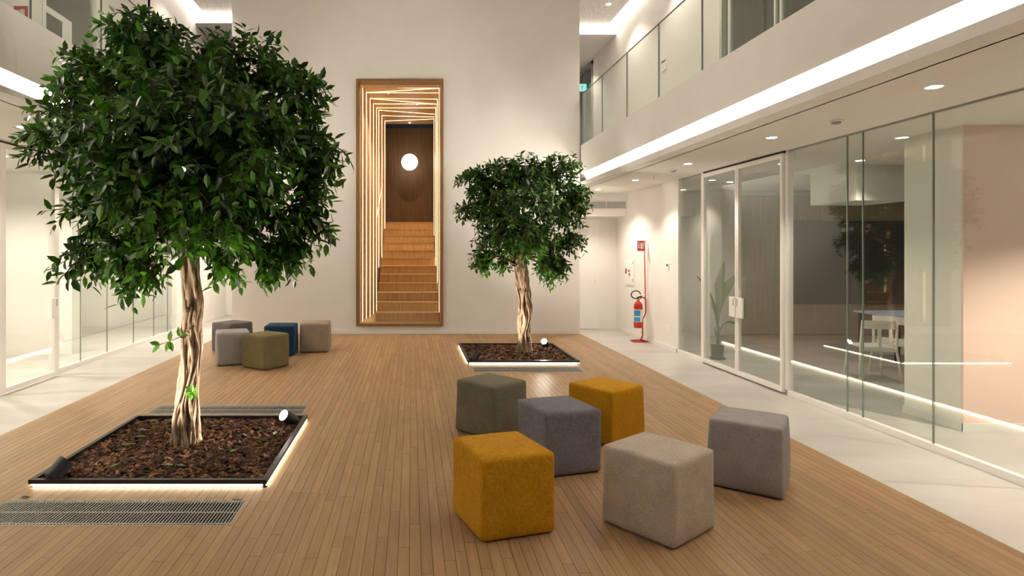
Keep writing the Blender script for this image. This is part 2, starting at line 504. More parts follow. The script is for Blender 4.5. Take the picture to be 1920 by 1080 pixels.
# atrium ceiling: acoustic panel held clear of the walls, with light in the gap
struct(MB().box(UXL + .22, UXR - .22, Y0 + .3, CUT_L - .02, CEIL, CEIL + .05).build('ceiling', 'acoustic'))
c2 = MB().box(WXR, UXR - .22, CUT_L - .02, CUT_R - .02, CEIL, CEIL + .05)
struct(c2.build('ceiling_end', 'acoustic'))
struct(MB().box(UXL - .1, UXR + .1, Y0, 17.2, CEIL + .28, CEIL + .36).build('ceiling_roof', 'ceiling_white'))
struct(MB().box(WXR - .1, UXR + .1, CUT_R + .03, 17.2, 6.42, CEIL + .3).build('ceiling_corridor_right', 'ceiling_white'))
struct(MB().box(UXL - .1, WXL + .1, CUT_L + .03, 17.2, 6.42, CEIL + .3).build('ceiling_corridor_left', 'ceiling_white'))
tag(MB().box(WXR + .02, UXR - .01, CUT_R, CUT_R + .028, 6.43, CEIL + .02).build('cove_light', 'upper_light'), 'short bright light band across the upper ceiling end beside green exit sign', 'light strip')
tag(MB().box(UXL + .01, WXL - .02, CUT_L, CUT_L + .028, 6.43, CEIL + .02).build('cove_light', 'upper_light'), 'short bright light band across the upper ceiling end behind large tree crown', 'light strip')
tag(MB().box(UXR - .17, UXR - .05, Y0 + .1, CUT_R - .02, CEIL + .10, CEIL + .115).build('cove_light', 'upper_light'), 'long light line in the upper ceiling gap on the exit sign side', 'light strip')
tag(MB().box(UXL + .05, UXL + .17, Y0 + .1, CUT_L - .02, CEIL + .10, CEIL + .115).build('cove_light', 'upper_light'), 'long light line in the upper ceiling gap on the large tree side', 'light strip')
# upper right wall, dark glazed office and end door
w = MB().box(UXR, UXR + .1, 8.98, 15.2, 3.1, CEIL + .3).box(UXR, UXR + .1, Y0, 3.6, 3.1, CEIL + .3).box(UXR, UXR + .1, 3.6, 8.98, 5.75, CEIL + .3)
w.box(UXR, UXR + .1, 16.5, 17.1, 3.1, CEIL)
struct(w.build('wall_upper_right', 'wall_white'))
struct(MB().box(WXR - .1, UXR + 2, 17.0, 17.1, 3.1, CEIL).build('wall_upper_end_right', 'wall_white'))
struct(MB().box(UXL - 2, WXL + .1, 16.6, 16.7, 3.1, CEIL).build('wall_upper_end_left', 'wall_white'))
wn = empty_struct('window_1', (UXR, 6.3, 3.1))
for a, c in ((3.62, 5.0), (5.0, 6.6), (6.6, 7.5), (7.5, 8.73), (8.73, 8.96)):
    local(MB().box(UXR + .03, UXR + .045, a, c, 3.1, 5.73), wn).build('pane', 'glass_smoke', wn)
m = MB()
for y in (8.73, 7.62, 7.5): m.box(UXR + .01, UXR + .065, y - .02, y + .02, 3.1, 5.26)
m.box(UXR + .01, UXR + .065, 7.5, 8.75, 5.22, 5.27)
m.box(UXR + .01, UXR + .065, 3.62, 7.48, 5.10, 5.16)
local(m, wn).build('frame', 'white_metal', wn)
struct(MB().box(UXR + 2.4, UXR + 2.5, 3.0, 9.2, 3.1, 6.0).box(UXR + .1, UXR + 2.5, 9.0, 9.1, 3.1, 6.0).box(UXR + .1, UXR + 2.5, 3.4, 3.5, 3.1, 6.0).box(UXR + .1, UXR + 2.5, 3.4, 9.1, 5.9, 6.0).build('wall_office_upper', 'dark_room'))
dr = empty_struct('door_upper', (UXR, 15.85, 3.1))
local(MB().box(UXR + .02, UXR + .035, 15.3, 16.45, 3.12, 6.3), dr).build('pane', 'glass_clear', dr)
local(MB().box(UXR - .02, UXR + .06, 15.2, 15.32, 3.1, 6.38).box(UXR - .02, UXR + .06, 15.2, 16.5, 6.30, 6.38).box(UXR - .02, UXR + .06, 16.43, 16.5, 3.1, 6.38), dr).build('frame', 'galvanised', dr)
es = thing('exit_sign', 'small glowing green emergency exit sign on the upper storey', 'sign', (UXR - .14, 15.75, 5.78))
local(MB().box(UXR - .28, UXR - .01, 15.74, 15.77, 5.74, 5.95), es).build('housing', 'white_plastic', es)
local(MB().box(UXR - .27, UXR - .02, 15.732, 15.74, 5.755, 5.935), es).build('lit_panel', 'exit_glow', es)
local(MB().box(UXR - .17, UXR - .10, 15.728, 15.732, 5.78, 5.90).bar((UXR - .25, 15.730, 5.845), (UXR - .18, 15.730, 5.845), .02, .004), es).build('pictogram', 'white_plastic', es)
# upper left wall with glazed door, a low dark panel and a white band
w = MB().box(UXL - .1, UXL, 8.9, 16.6, 3.1, CEIL + .3).box(UXL - .1, UXL, Y0, 7.5, 3.1, CEIL + .3).box(UXL - .1, UXL, 7.5, 8.9, 5.9, CEIL + .3)
struct(w.build('wall_upper_left', 'wall_white'))
struct(MB().box(UXL - 2.1, UXL - 2.0, 6.5, 10.6, 3.1, 6.0).box(UXL - 2.1, UXL, 10.5, 10.6, 3.1, 6.0).box(UXL - 2.1, UXL - .1, 6.4, 6.5, 3.1, 6.0).box(UXL - 2.1, UXL - .1, 6.4, 10.6, 5.95, 6.05).build('wall_office_left', 'wall_white'))
dl = empty_struct('door_upper_left', (UXL, 8.2, 3.1))
local(MB().box(UXL - .05, UXL - .035, 7.56, 8.84, 3.12, 5.85), dl).build('pane', 'glass_clear', dl)
local(MB().box(UXL - .08, UXL + .01, 7.5, 7.57, 3.1, 5.9).box(UXL - .08, UXL + .01, 8.78, 8.9, 3.1, 5.9).box(UXL - .08, UXL + .01, 7.5, 8.9, 5.82, 5.9), dl).build('frame', 'white_metal', dl)
local(MB().box(UXL - .03, UXL - .005, 7.57, 7.93, 3.1, 4.62), dl).build('dark_panel', 'dark_glazing', dl)
local(MB().box(UXL - .03, UXL + .004, 7.57, 8.15, 4.60, 4.68).box(UXL - .03, UXL + .004, 7.93, 8.15, 3.1, 4.60), dl).build('white_band', 'white_metal', dl)

# ---- glass walls on the ground floor
def glass_wall(name, X, s, ys, z0, z1, posts):
    """s: +1 the hall lies on the -X side"""
    wn = empty_struct(name, (X, (ys[0] + ys[-1]) / 2, z0))
    for a, c in zip(ys[:-1], ys[1:]):
        p, q = sorted((X + s * .02, X + s * .032))
        local(MB().box(p, q, a + .004, c - .004, z0 + .05, z1 - .01), wn).build('pane', 'glass_clear', wn)
    m = MB()
    p, q = sorted((X, X + s * .055)); m.box(p, q, ys[0], ys[-1], z0, z0 + .06)
    local(m, wn).build('base_track', 'white_metal', wn)
    m = MB(); p, q = sorted((X + s * .01, X + s * .045)); m.box(p, q, ys[0], ys[-1], z1 - .015, z1 + .0)
    local(m, wn).build('top_track', 'grey_plastic', wn)
    m = MB()
    for y in ys[1:-1]:
        p, q = sorted((X + s * .019, X + s * .033)); m.box(p, q, y - .005, y + .005, z0 + .06, z1 - .012)
    if m.v: local(m, wn).build('joint', 'rail_edge', wn)
    for (a, c) in posts:
        p, q = sorted((X - s * .0, X + s * .07))
        local(MB().box(p, q, a, c, z0 + .06, z1), wn).build('post', 'white_metal', wn)
    return wn

glass_wall('window_2', GXR, 1, [9.47, 10.40], SF, CR, [(10.36, 10.42)])
glass_wall('window_3', GXR, 1, [2.0, 3.4, 4.45, 5.32, 6.15, 6.37, 7.35], SF, CR, [(7.345, 7.39)])
struct(MB().box(GXR, GXR + .1, Y0, 2.0, SF, CR).build('wall_side_right', 'wall_white'))
glass_wall('window_4', GXL, -1, [8.56, 9.29, 10.1, 11.06, 11.93, 12.6, 13.05], SF, CL, [(8.54, 8.60)])
glass_wall('window_5', GXL, -1, [2.0, 3.4, 4.6, 5.8, 7.38], SF, CL, [])
struct(MB().box(GXL - .1, GXL, Y0, 2.0, SF, CL).build('wall_side_left', 'wall_white'))

def glass_door(name, X, s, y0, y1, z0, z1, handle_at, fw=.07):
    d = empty_struct(name, (X, (y0 + y1) / 2, z0))
    p, q = sorted((X - s * .035, X + s * .012))
    m = MB()
    m.box(p, q, y0, y0 + fw, z0, z1).box(p, q, y1 - fw, y1, z0, z1).box(p, q, y0 + fw, y1 - fw, z0, z0 + .06).box(p, q, y0 + fw, y1 - fw, z1 - .06, z1)
    local(m, d).build('frame', 'white_metal', d)
    p, q = sorted((X - s * .016, X - s * .006))
    local(MB().box(p, q, y0 + fw, y1 - fw, z0 + .06, z1 - .06), d).build('pane', 'glass_clear', d)
    if handle_at is not None:
        ya, yb = handle_at
        p, q = sorted((X - s * .055, X - s * .030))
        h = local(MB().box(p, q, ya, yb, .66, .94), d).build('handle', 'white_plastic', d, bevel=.004)
        p, q = sorted((X - s * .0575, X - s * .054))
        yc = ya + .035 if handle_at[0] < (y0 + y1) / 2 else yb - .035
        local(MB().box(p, q, yc - .012, yc + .012, .82, .92), d).build('finger_slot', 'grey_plastic', h).parent = h
    return d
DZ0, DZ1 = SF + .025, CR - .03
glass_door('door_1', GXR, 1, 8.44, 9.42, DZ0, DZ1, (8.45, 8.60), .038)
glass_door('door_2', GXR, 1, 7.40, 8.432, DZ0, DZ1, (8.26, 8.42), .038)
glass_door('door_3', GXL + .09, -1, 7.26, 8.47, DZ0, CL - .03, (8.28, 8.42), .10)
struct(MB().box(GXR - .03, GXR + .08, 9.42, 9.48, SF, CR).build('trim_3', 'white_metal'))
struct(MB().box(GXR - .02, GXR + .06, 7.38, 9.44, CR - .028, CR).build('trim_4', 'black'))  # black strip painted in for the shadow gap above the double doors
struct(MB().box(GXL - .02, GXL + .10, 7.2, 8.5, CL - .028, CL).build('trim_5', 'black'))  # black strip for the shade above the left door

# ---- rooms behind the glass
# right room: end wall (plain part, then wood panelling with a dark grey screen wall), column block
struct(MB().box(GXR + .12, 6.8, 12.5, 12.6, SF, CR).build('wall_room_end', 'wall_white'))
pw = struct(MB().box(6.8, 11.2, 12.5, 12.6, SF, CR).build('wall_room_wood', 'panel_wood'))
MB().box(7.8, 11.1, 12.47, 12.5, .48, 2.20).build('screen_panel', 'screen_grey', pw)
MB().box(6.8, 11.1, 12.44, 12.5, CR - .10, CR - .01).build('shadow_gap', 'grey_plastic', pw)
struct(MB().box(5.37, 11.2, 5.89, 6.57, SF, CR).build('wall_column', 'wall_white'))
struct(MB().box(5.372, 11.2, 5.87, 5.89, SF, CR).build('wall_pink_lit', 'pink_lit_wall'))  # sheet on the white block, its pink carries warm light
struct(MB().box(5.358, 5.37, 5.86, 6.58, SF, SF + .08).box(5.358, 11.2, 5.858, 5.87, SF, SF + .08).build('baseboard_column', 'white_metal'))
struct(MB().box(6.35, 7.2, 8.6, 9.6, 2.31, CR).build('trim_6', 'wall_white'))
# left room
struct(MB().box(-10, -5.75, 10.2, 10.5, SF, CL).build('wall_room_block_left', 'wall_white'))
struct(MB().box(-10, GXL - .12, 14.0, 14.1, SF, CL).build('wall_room_end_left', 'wall_white'))

# ================================================================== STAIR IN THE BACK WALL
LZ = [11.98, 12.38, 12.86, 13.33, 13.72, 13.93, 14.51, 15.11]        # depth of each portal, left post
RZ = [12.04, 12.41, 12.91, 13.36, 13.71, 14.36, 14.64, 14.87]        # and right post
XR_, ZT_, ZB_ = 0.55, 4.84, 0.19
XL_ = [-.975 + .043 * k for k in range(8)]
sp = thing('stair_portal', 'tall timber picture-frame portal with nested glowing ribs around the stair', 'portal', (0, YB, OZ0))
def spb(mb, name, mat, parent=None):
    return local(mb, sp).build(name, mat, parent or sp)
t = .045
spb(MB().box(-1.06, -1.06 + t, YB - .05, YB + .22, .152, 4.862, .2), 'frame_post', 'oak_dark')
spb(MB().box(.602 - t, .602, YB - .05, YB + .22, .152, 4.862, .7), 'frame_post', 'oak_dark')
spb(MB().box(-1.06 + t, .602 - t, YB - .05, YB + .22, 4.862 - t, 4.862, .4), 'frame_head', 'oak_dark')
spb(MB().box(-1.06 + t, .602 - t, YB - .05, YB + .22, .152, .152 + t, .4), 'frame_sill', 'oak_dark')
EZ = LZ + [15.5]
# lining boards of the first bay and each stepped bay
for k in range(-1, 8):
    a = YB + .1 if k < 0 else LZ[k]
    c = EZ[k + 1]
    xl = -1.015 if k < 0 else XL_[k]
    zt = 4.82 if k < 0 else ZT_
    r = (k * .37) % 1
    m = MB().box(xl - .10, xl, a, c, .15, zt + .1, r)
    p = spb(m, 'side_panel', 'oak')
    spb(MB().box(xl, XR_ + .1, a, c, zt + .004 * (k % 2), zt + .1, 1 - r), 'soffit_panel', 'oak')
    spb(MB().box(XR_ + .006 * (k % 2), XR_ + .1, a, c, .15, zt, .5 * r), 'side_panel', 'oak')
w_ = .0052
for k in range(8):
    xl = XL_[k]
    spb(MB().box(xl - .004, xl + w_, LZ[k] - w_, LZ[k] + .002, ZB_ if k < 5 else 1.2, ZT_), 'led_strip', 'stair_led')
    spb(MB().bar((xl, LZ[k], ZT_ - .006), (XR_, RZ[k], ZT_ - .006), w_), 'led_strip', 'stair_led')
    if k in (0, 2, 4, 7): spb(MB().box(XR_ - w_, XR_ + .004, RZ[k] - w_, RZ[k] + .002, ZB_ + max(0, (RZ[k] - 11.9) / .31 * .177), ZT_), 'led_strip', 'stair_led')
    # shadow rebate behind the line
    spb(MB().box(xl - .02, xl + .004, LZ[k] + .003, LZ[k] + .03, ZB_, ZT_ - .02, .1), 'rib', 'oak')
spb(MB().bar((XL_[1], LZ[1], ZT_ - .008), (XR_, RZ[0], ZT_ - .008), w_), 'led_strip', 'stair_led')
spb(MB().bar((XL_[2], LZ[2], ZT_ - .008), (XR_, RZ[3], ZT_ - .008), w_), 'led_strip', 'stair_led')
spb(MB().bar((XL_[4] + .01, LZ[4], 2.35), (XL_[6] + .01, LZ[6], 3.19), w_), 'led_strip', 'stair_led')
# floor of the portal beside the steps
spb(MB().box(-1.06 + t, XR_, YB + .2, 16.9, .10, ZB_, .6), 'floor_board', 'oak')

st = thing('staircase', 'straight flight of twelve oak steps inside the glowing timber portal', 'stairs', (-.07, 11.9, ZB_))
RISE, GO = .177, .31
for i in range(12):
    ya = 11.9 + GO * i
    yb = 15.62 if i < 11 else 16.9
    xl = -.715 + .004 * i
    z0, z1 = ZB_ + RISE * i, ZB_ + RISE * (i + 1)
    m = MB().box(xl, XR_ - .004, ya, ya + GO + .02 if i < 11 else yb, z0 - (.17 if i else -.001), z1 - .022, (i * .618) % 1)
    s_ = local(m, st).build('step', 'oak', st)
    local(MB().box(xl - .003, XR_ - .002, ya - .012, ya + GO + .02 if i < 11 else yb, z1 - .022, z1, (i * .39) % 1), st).build('tread', 'oak', s_)
# solid flank under the flight
local(MB().box(-.70, -.66, 12.2, 15.6, ZB_ + .001, ZB_ + .15, .2), st).build('stringer', 'oak_dark', st)

for (x_, y_, p_) in ((-.48, 12.39, 26), (.12, 13.36, 32), (-.05, 15.3, 22)):
    q_ = spb(MB().lathe([(.022, ZT_ - .002), (.022, ZT_ - .014), (.0005, ZT_ - .014)], 14, o=(x_, y_, 0)), 'spot_lens', 'globe')
    ld = bpy.data.lights.new('stair_lamp', 'SPOT'); ld.energy = p_; ld.color = (1, .84, .60); ld.spot_size = 1.9; ld.spot_blend = .7; ld.shadow_soft_size = .03
    lo = bpy.data.objects.new('lamp', ld); COL.objects.link(lo); lo.parent = sp; lo.location = Vector((x_, y_, ZT_ - .02)) - sp.location

struct(MB().box(-2.2, 1.7, 16.9, 17.0, 2.0, 5.02).build('wall_stair_end', 'oak_dark'))
struct(MB().box(-2.2, 1.7, 16.9, 17.0, 5.02, 5.6).build('wall_stair_head', 'navy_panel'))
struct(MB().box(-2.2, 1.7, 15.3, 17.0, 5.6, 5.7).build('ceiling_stair', 'wall_white'))
g = thing('globe_lamp', 'round glowing white globe lamp hanging at the head of the stair', 'lamp', px(768, 304, 16.3))
prof = [(0.222 * math.sin(PI * k / 16) + .0005, -0.222 * math.cos(PI * k / 16)) for k in range(17)]
MB().lathe(prof, 32).build('globe', 'globe', g, smooth=True)
MB().tube([(0, .0, 0), (0, .58, 0)], .02).build('arm', 'brass', g)

# ================================================================== POUFS
def pouf_mesh(size, height, r=.021, puff=.010, n=12, taper=.0, seed=0):
    bm = bmesh.new()
    bmesh.ops.create_cube(bm, size=1.0)
    bmesh.ops.subdivide_edges(bm, edges=bm.edges[:], cuts=n, use_grid_fill=True)
    rr = random.Random(seed)
    ph = [rr.uniform(0, 6.28) for _ in range(4)]
    h = size / 2
    for v in bm.verts:
        x, y, z = v.co * 2
        # concentrate rings near the edges, then round them
        f = lambda t: math.copysign(abs(t) ** .62, t)
        x, y, z = f(x), f(y), f(z)
        p = Vector((x * h, y * h, z * height / 2))
        q = Vector((max(-h + r, min(h - r, p.x)), max(-h + r, min(h - r, p.y)), max(-height / 2 + r, min(height / 2 - r, p.z))))
        d = p - q
        if d.length > 1e-9:
            p = q + d.normalized() * r
        bx, by, bz = 1 - x * x, 1 - y * y, 1 - z * z
        if abs(x) > .99: p.x += math.copysign(puff * .6 * by * bz, x)
        if abs(y) > .99: p.y += math.copysign(puff * .6 * bx * bz, y)
        if z > .99: p.z += puff * bx * by
        k = 1 - taper * (p.z / height + .5)
        p.x *= k; p.y *= k
        p.x += .003 * math.sin(9 * p.z + ph[0] + 5 * p.y); p.y += .003 * math.sin(8 * p.z + ph[1] + 5 * p.x)
        p.z += height / 2 + .006
        v.co = p
    bmesh.ops.recalc_face_normals(bm, faces=bm.faces[:])
    return bm

def pouf(label, mat, x, y, ang, size=.455, height=.45, taper=.02, seed=0):
    ctr = Vector((x, y, 0))
    o = thing('pouf', label, 'pouf', (ctr.x, ctr.y, 0))
    o.rotation_euler.z = ang
    bm = pouf_mesh(size, height, taper=taper, seed=seed)
    me = bpy.data.meshes.new('cover'); bm.to_mesh(me); bm.free()
    me.materials.append(M[mat])
    me.polygons.foreach_set('use_smooth', [True] * len(me.polygons))
    c = bpy.data.objects.new('cover', me); COL.objects.link(c); c.parent = o
    s = size / 2 - .03
    MB().box(-s, s, -s, s, 0, .012).build('base', 'black', o)  # black inset plate imitates the shadow gap under the cover
    return o

for k, (lab, mat, x, y, ang, tp) in enumerate((
        ('mustard yellow cube pouf with dimpled weave standing in front of slate pouf', 'fab_mustard', .530, 3.554, .309, .012),
        ('oatmeal beige cube pouf standing before the light grey pouf', 'fab_beige', 1.432, 3.509, .652, .012),
        ('light grey cube pouf standing alone next to the deck edge', 'fab_grey', 2.322, 4.15, .93, .05),
        ('dark slate cube pouf between the two mustard poufs', 'fab_slate', 1.091, 4.492, .283, .012),
        ('smooth mustard yellow cube pouf behind the slate pouf', 'fab_mustard_smooth', 1.665, 5.17, .60, .012),
        ('olive grey cube pouf behind the dimpled mustard pouf', 'fab_olive', .705, 5.33, .72, .02),
        ('navy blue cube pouf behind the olive green pouf', 'fab_navy', -2.01, 9.293, .04, .015),
        ('tan beige cube pouf next to the navy pouf by the back wall', 'fab_tan', -1.533, 9.631, .05, .01),
        ('olive green cube pouf in front of the navy pouf', 'fab_olive_green', -2.005, 8.277, .977, .012),
        ('pale grey cube pouf in front of the charcoal pouf', 'fab_grey', -2.543, 8.56, .36, .02),
        ('charcoal grey cube pouf behind the pale grey pouf', 'fab_charcoal', -2.86, 9.61, .965, .012))):
    pouf(lab, mat, x, y, ang, taper=tp, seed=k + 1)

# ================================================================== PLANTERS, GRATES
def chips(x0, x1, y0, y1, n, seed, z=.012):
    r = random.Random(seed); m = MB()
    cx, cy = (x0 + x1) / 2, (y0 + y1) / 2
    for i in range(n):
        x, y = r.uniform(x0 + .02, x1 - .02), r.uniform(y0 + .02, y1 - .02)
        d = max(abs(x - cx) / (x1 - x0), abs(y - cy) / (y1 - y0)) * 2
        zz = z + .022 * (1 - d ** 3) + r.uniform(-.004, .012)
        mt = Matrix.Translation((x, y, zz)) @ Euler((r.gauss(0, .3), r.gauss(0, .3), r.uniform(0, 6.28))).to_matrix().to_4x4()
        m.obox(mt, r.uniform(.025, .085), r.uniform(.014, .040), r.uniform(.004, .012), r.random() ** 1.5)
    return m

def planter(x0, x1, y0, y1, label, seed, n):
    t = thing('tree_planter', label, 'planter', ((x0 + x1) / 2, (y0 + y1) / 2, -.018))
    f = .035; h = .052; u = .024
    L = lambda mb, nm, mt: local(mb, t).build(nm, mt, t)
    L(MB().box(x0, x1, y0, y0 + f, u, h), 'rim', 'steel_dark')
    L(MB().box(x0, x1, y1 - f, y1, u, h), 'rim', 'steel_dark')
    L(MB().box(x0, x0 + f, y0 + f, y1 - f, u, h), 'rim', 'steel_dark')
    L(MB().box(x1 - f, x1, y0 + f, y1 - f, u, h), 'rim', 'steel_dark')
    m = MB()
    for (a, b, c, d) in ((x0 + .02, x1 - .02, y0 + .012, y0 + .022), (x0 + .02, x1 - .02, y1 - .022, y1 - .012), (x0 + .012, x0 + .022, y0 + .02, y1 - .02), (x1 - .022, x1 - .012, y0 + .02, y1 - .02)):
        m.box(a, b, c, d, -.018, u)
    L(m, 'liner', 'steel_dark')
    L(MB().box(x0 + .03, x1 - .03, y0 + .001, y0 + .011, .003, u - .001), 'led_strip', 'planter_led')
    L(MB().box(x0 + .03, x1 - .03, y1 - .011, y1 - .001, .003, u - .001), 'led_strip', 'planter_led')
    L(MB().box(x0 + .001, x0 + .011, y0 + .03, y1 - .03, .003, u - .001), 'led_strip', 'planter_led')
    L(MB().box(x1 - .011, x1 - .001, y0 + .03, y1 - .03, .003, u - .001), 'led_strip', 'planter_led')
    # soil bed
    s = MB(); K = 14
    for j in range(K + 1):
        for i in range(K + 1):
            x = x0 + .022 + (x1 - x0 - .044) * i / K; y = y0 + .022 + (y1 - y0 - .044) * j / K
            d = max(abs(i / K - .5), abs(j / K - .5)) * 2
            s.v.append((x, y, .004 + .020 * (1 - d ** 3)))
    for j in range(K):
        for i in range(K):
            a = j * (K + 1) + i; s.f.append((a, a + 1, a + K + 2, a + K + 1)); s.rnd.append(.05)
    L(s, 'soil', 'bark_chip')
    c = L(chips(x0 + .02, x1 - .02, y0 + .02, y1 - .02, n, seed), 'bark_mulch', 'bark_chip'); c['kind'] = 'stuff'
    return t
P1 = (-2.585, -0.978, 4.06, 5.66); P2 = (0.778, 2.355, 8.45, 10.05)
planter(*P1, 'square black steel planter of bark mulch under the larger tree', 5, 3600)
planter(*P2, 'square black steel planter of bark mulch under the smaller tree', 6, 2200)

def grate(x0, x1, y0, y1, label, nb):
    t = thing('floor_grate', label, 'grate', ((x0 + x1) / 2, (y0 + y1) / 2, -.019))
    L = lambda mb, nm, mt: local(mb, t).build(nm, mt, t)
    f = .006
    L(MB().box(x0, x1, y0, y0 + f, -.019, .001).box(x0, x1, y1 - f, y1, -.019, .001).box(x0, x0 + f, y0, y1, -.019, .001).box(x1 - f, x1, y0, y1, -.019, .001), 'frame', 'galvanised')
    m = MB()
    for i in range(1, nb):
        x = x0 + (x1 - x0) * i / nb
        m.box(x - .0022, x + .0022, y0 + f, y1 - f, -.005, 0)
    b = L(m, 'bars', 'galvanised'); b['kind'] = 'stuff'
    for q in (.07, .5, .93):
        y = y0 + (y1 - y0) * q
        L(MB().box(x0 + f, x1 - f, y - .004, y + .004, -.004, .0008), 'cross_rod', 'galvanised')
grate(-2.585, -1.06, 3.504, 3.855, 'metal floor grate beside the large planter, away from the back wall', 78)
grate(-2.585, -1.07, 5.87, 6.21, 'metal floor grate between the large planter and the back wall', 78)
grate(0.82, 2.275, 7.906, 8.256, 'metal floor grate beside the smaller tree planter', 74)

# ---- ground spotlights
def spot(loc, aim, label, power, lit=True, size=.055, length=.15, ang=70):
    t = thing('ground_spotlight', label, 'spotlight', loc)
    d = (Vector(aim) - Vector(loc)).normalized()
    q = d.to_track_quat('Z', 'Y')
    up = Vector((0, 0, .075))
    mt = Matrix.Translation(up) @ q.to_matrix().to_4x4()
    MB().lathe([(size * .9, -length * .6), (size, -length * .5), (size, length * .4), (size * .9, length * .4), (size * .86, length * .3)], 20, mat=mt).build('housing', 'lamp_black', t, smooth=False)
    MB().lathe([(.0005, length * .335), (size * .84, length * .33), (size * .84, length * .32), (.0005, length * .32)], 20, mat=mt).build('lens', 'spot_face', t)
    MB().tube([(0, 0, -.06), (0, 0, .05)], .012).build('spike', 'lamp_black', t)
    ld = bpy.data.lights.new('spot_lamp', 'SPOT'); ld.energy = power; ld.color = (1, .9, .76)
    ld.spot_size = math.radians(ang); ld.spot_blend = .6; ld.shadow_soft_size = size * .7
    lo = bpy.data.objects.new('lamp', ld); COL.objects.link(lo); lo.parent = t
    lo.location = up + d * (length * .42)
    lo.rotation_euler = (-d).to_track_quat('Z', 'Y').to_euler()
T1 = Vector((-1.83, 4.90, 0)); T2 = Vector((1.76, 9.40, 0))
spot((-2.43, 4.17, .02), T1 + Vector((0, 0, .95)), 'black ground spotlight in large planter, aimed away at the trunk', 46, ang=85)
spot((-1.115, 5.42, .02), T1 + Vector((-.15, -.55, .9)), 'dazzling ground spotlight in the large planter corner near the floor grate', 40, ang=95)
spot((0.90, 8.57, .02), T2 + Vector((0, 0, 1.1)), 'black ground spotlight in small planter, aimed away at the trunk', 36, ang=85)
spot((2.16, 9.78, .02), T2 + Vector((-.3, -.9, 1.0)), 'dazzling ground spotlight in the small planter shining toward the poufs', 36, ang=95)

# ================================================================== TREES
def leaf_geo(mb, base, d, nrm, L, W, r, bend=.12):
    d = d.normalized(); s = d.cross(nrm)
    if s.length < 1e-4: s = d.orthogonal()
    s.normalize(); n = s.cross(d).normalized()
    def P(t, w, lift): return tuple(base + d * (L * t) + s * (W * w) + n * (L * lift - L * bend * t * t))
    b = len(mb.v)
    mb.v += [P(0, 0, 0), P(.35, 0, -.03), P(.7, 0, -.03), P(1.03, 0, 0), P(.25, -.40, .03), P(.62, -.42, .03), P(.25, .40, .03), P(.62, .42, .03)]
    for q in ((0, 1, 4), (1, 2, 5, 4), (2, 3, 5), (0, 6, 1), (1, 6, 7, 2), (2, 7, 3)):
        mb.f.append(tuple(b + i for i in q)); mb.rnd.append(r)

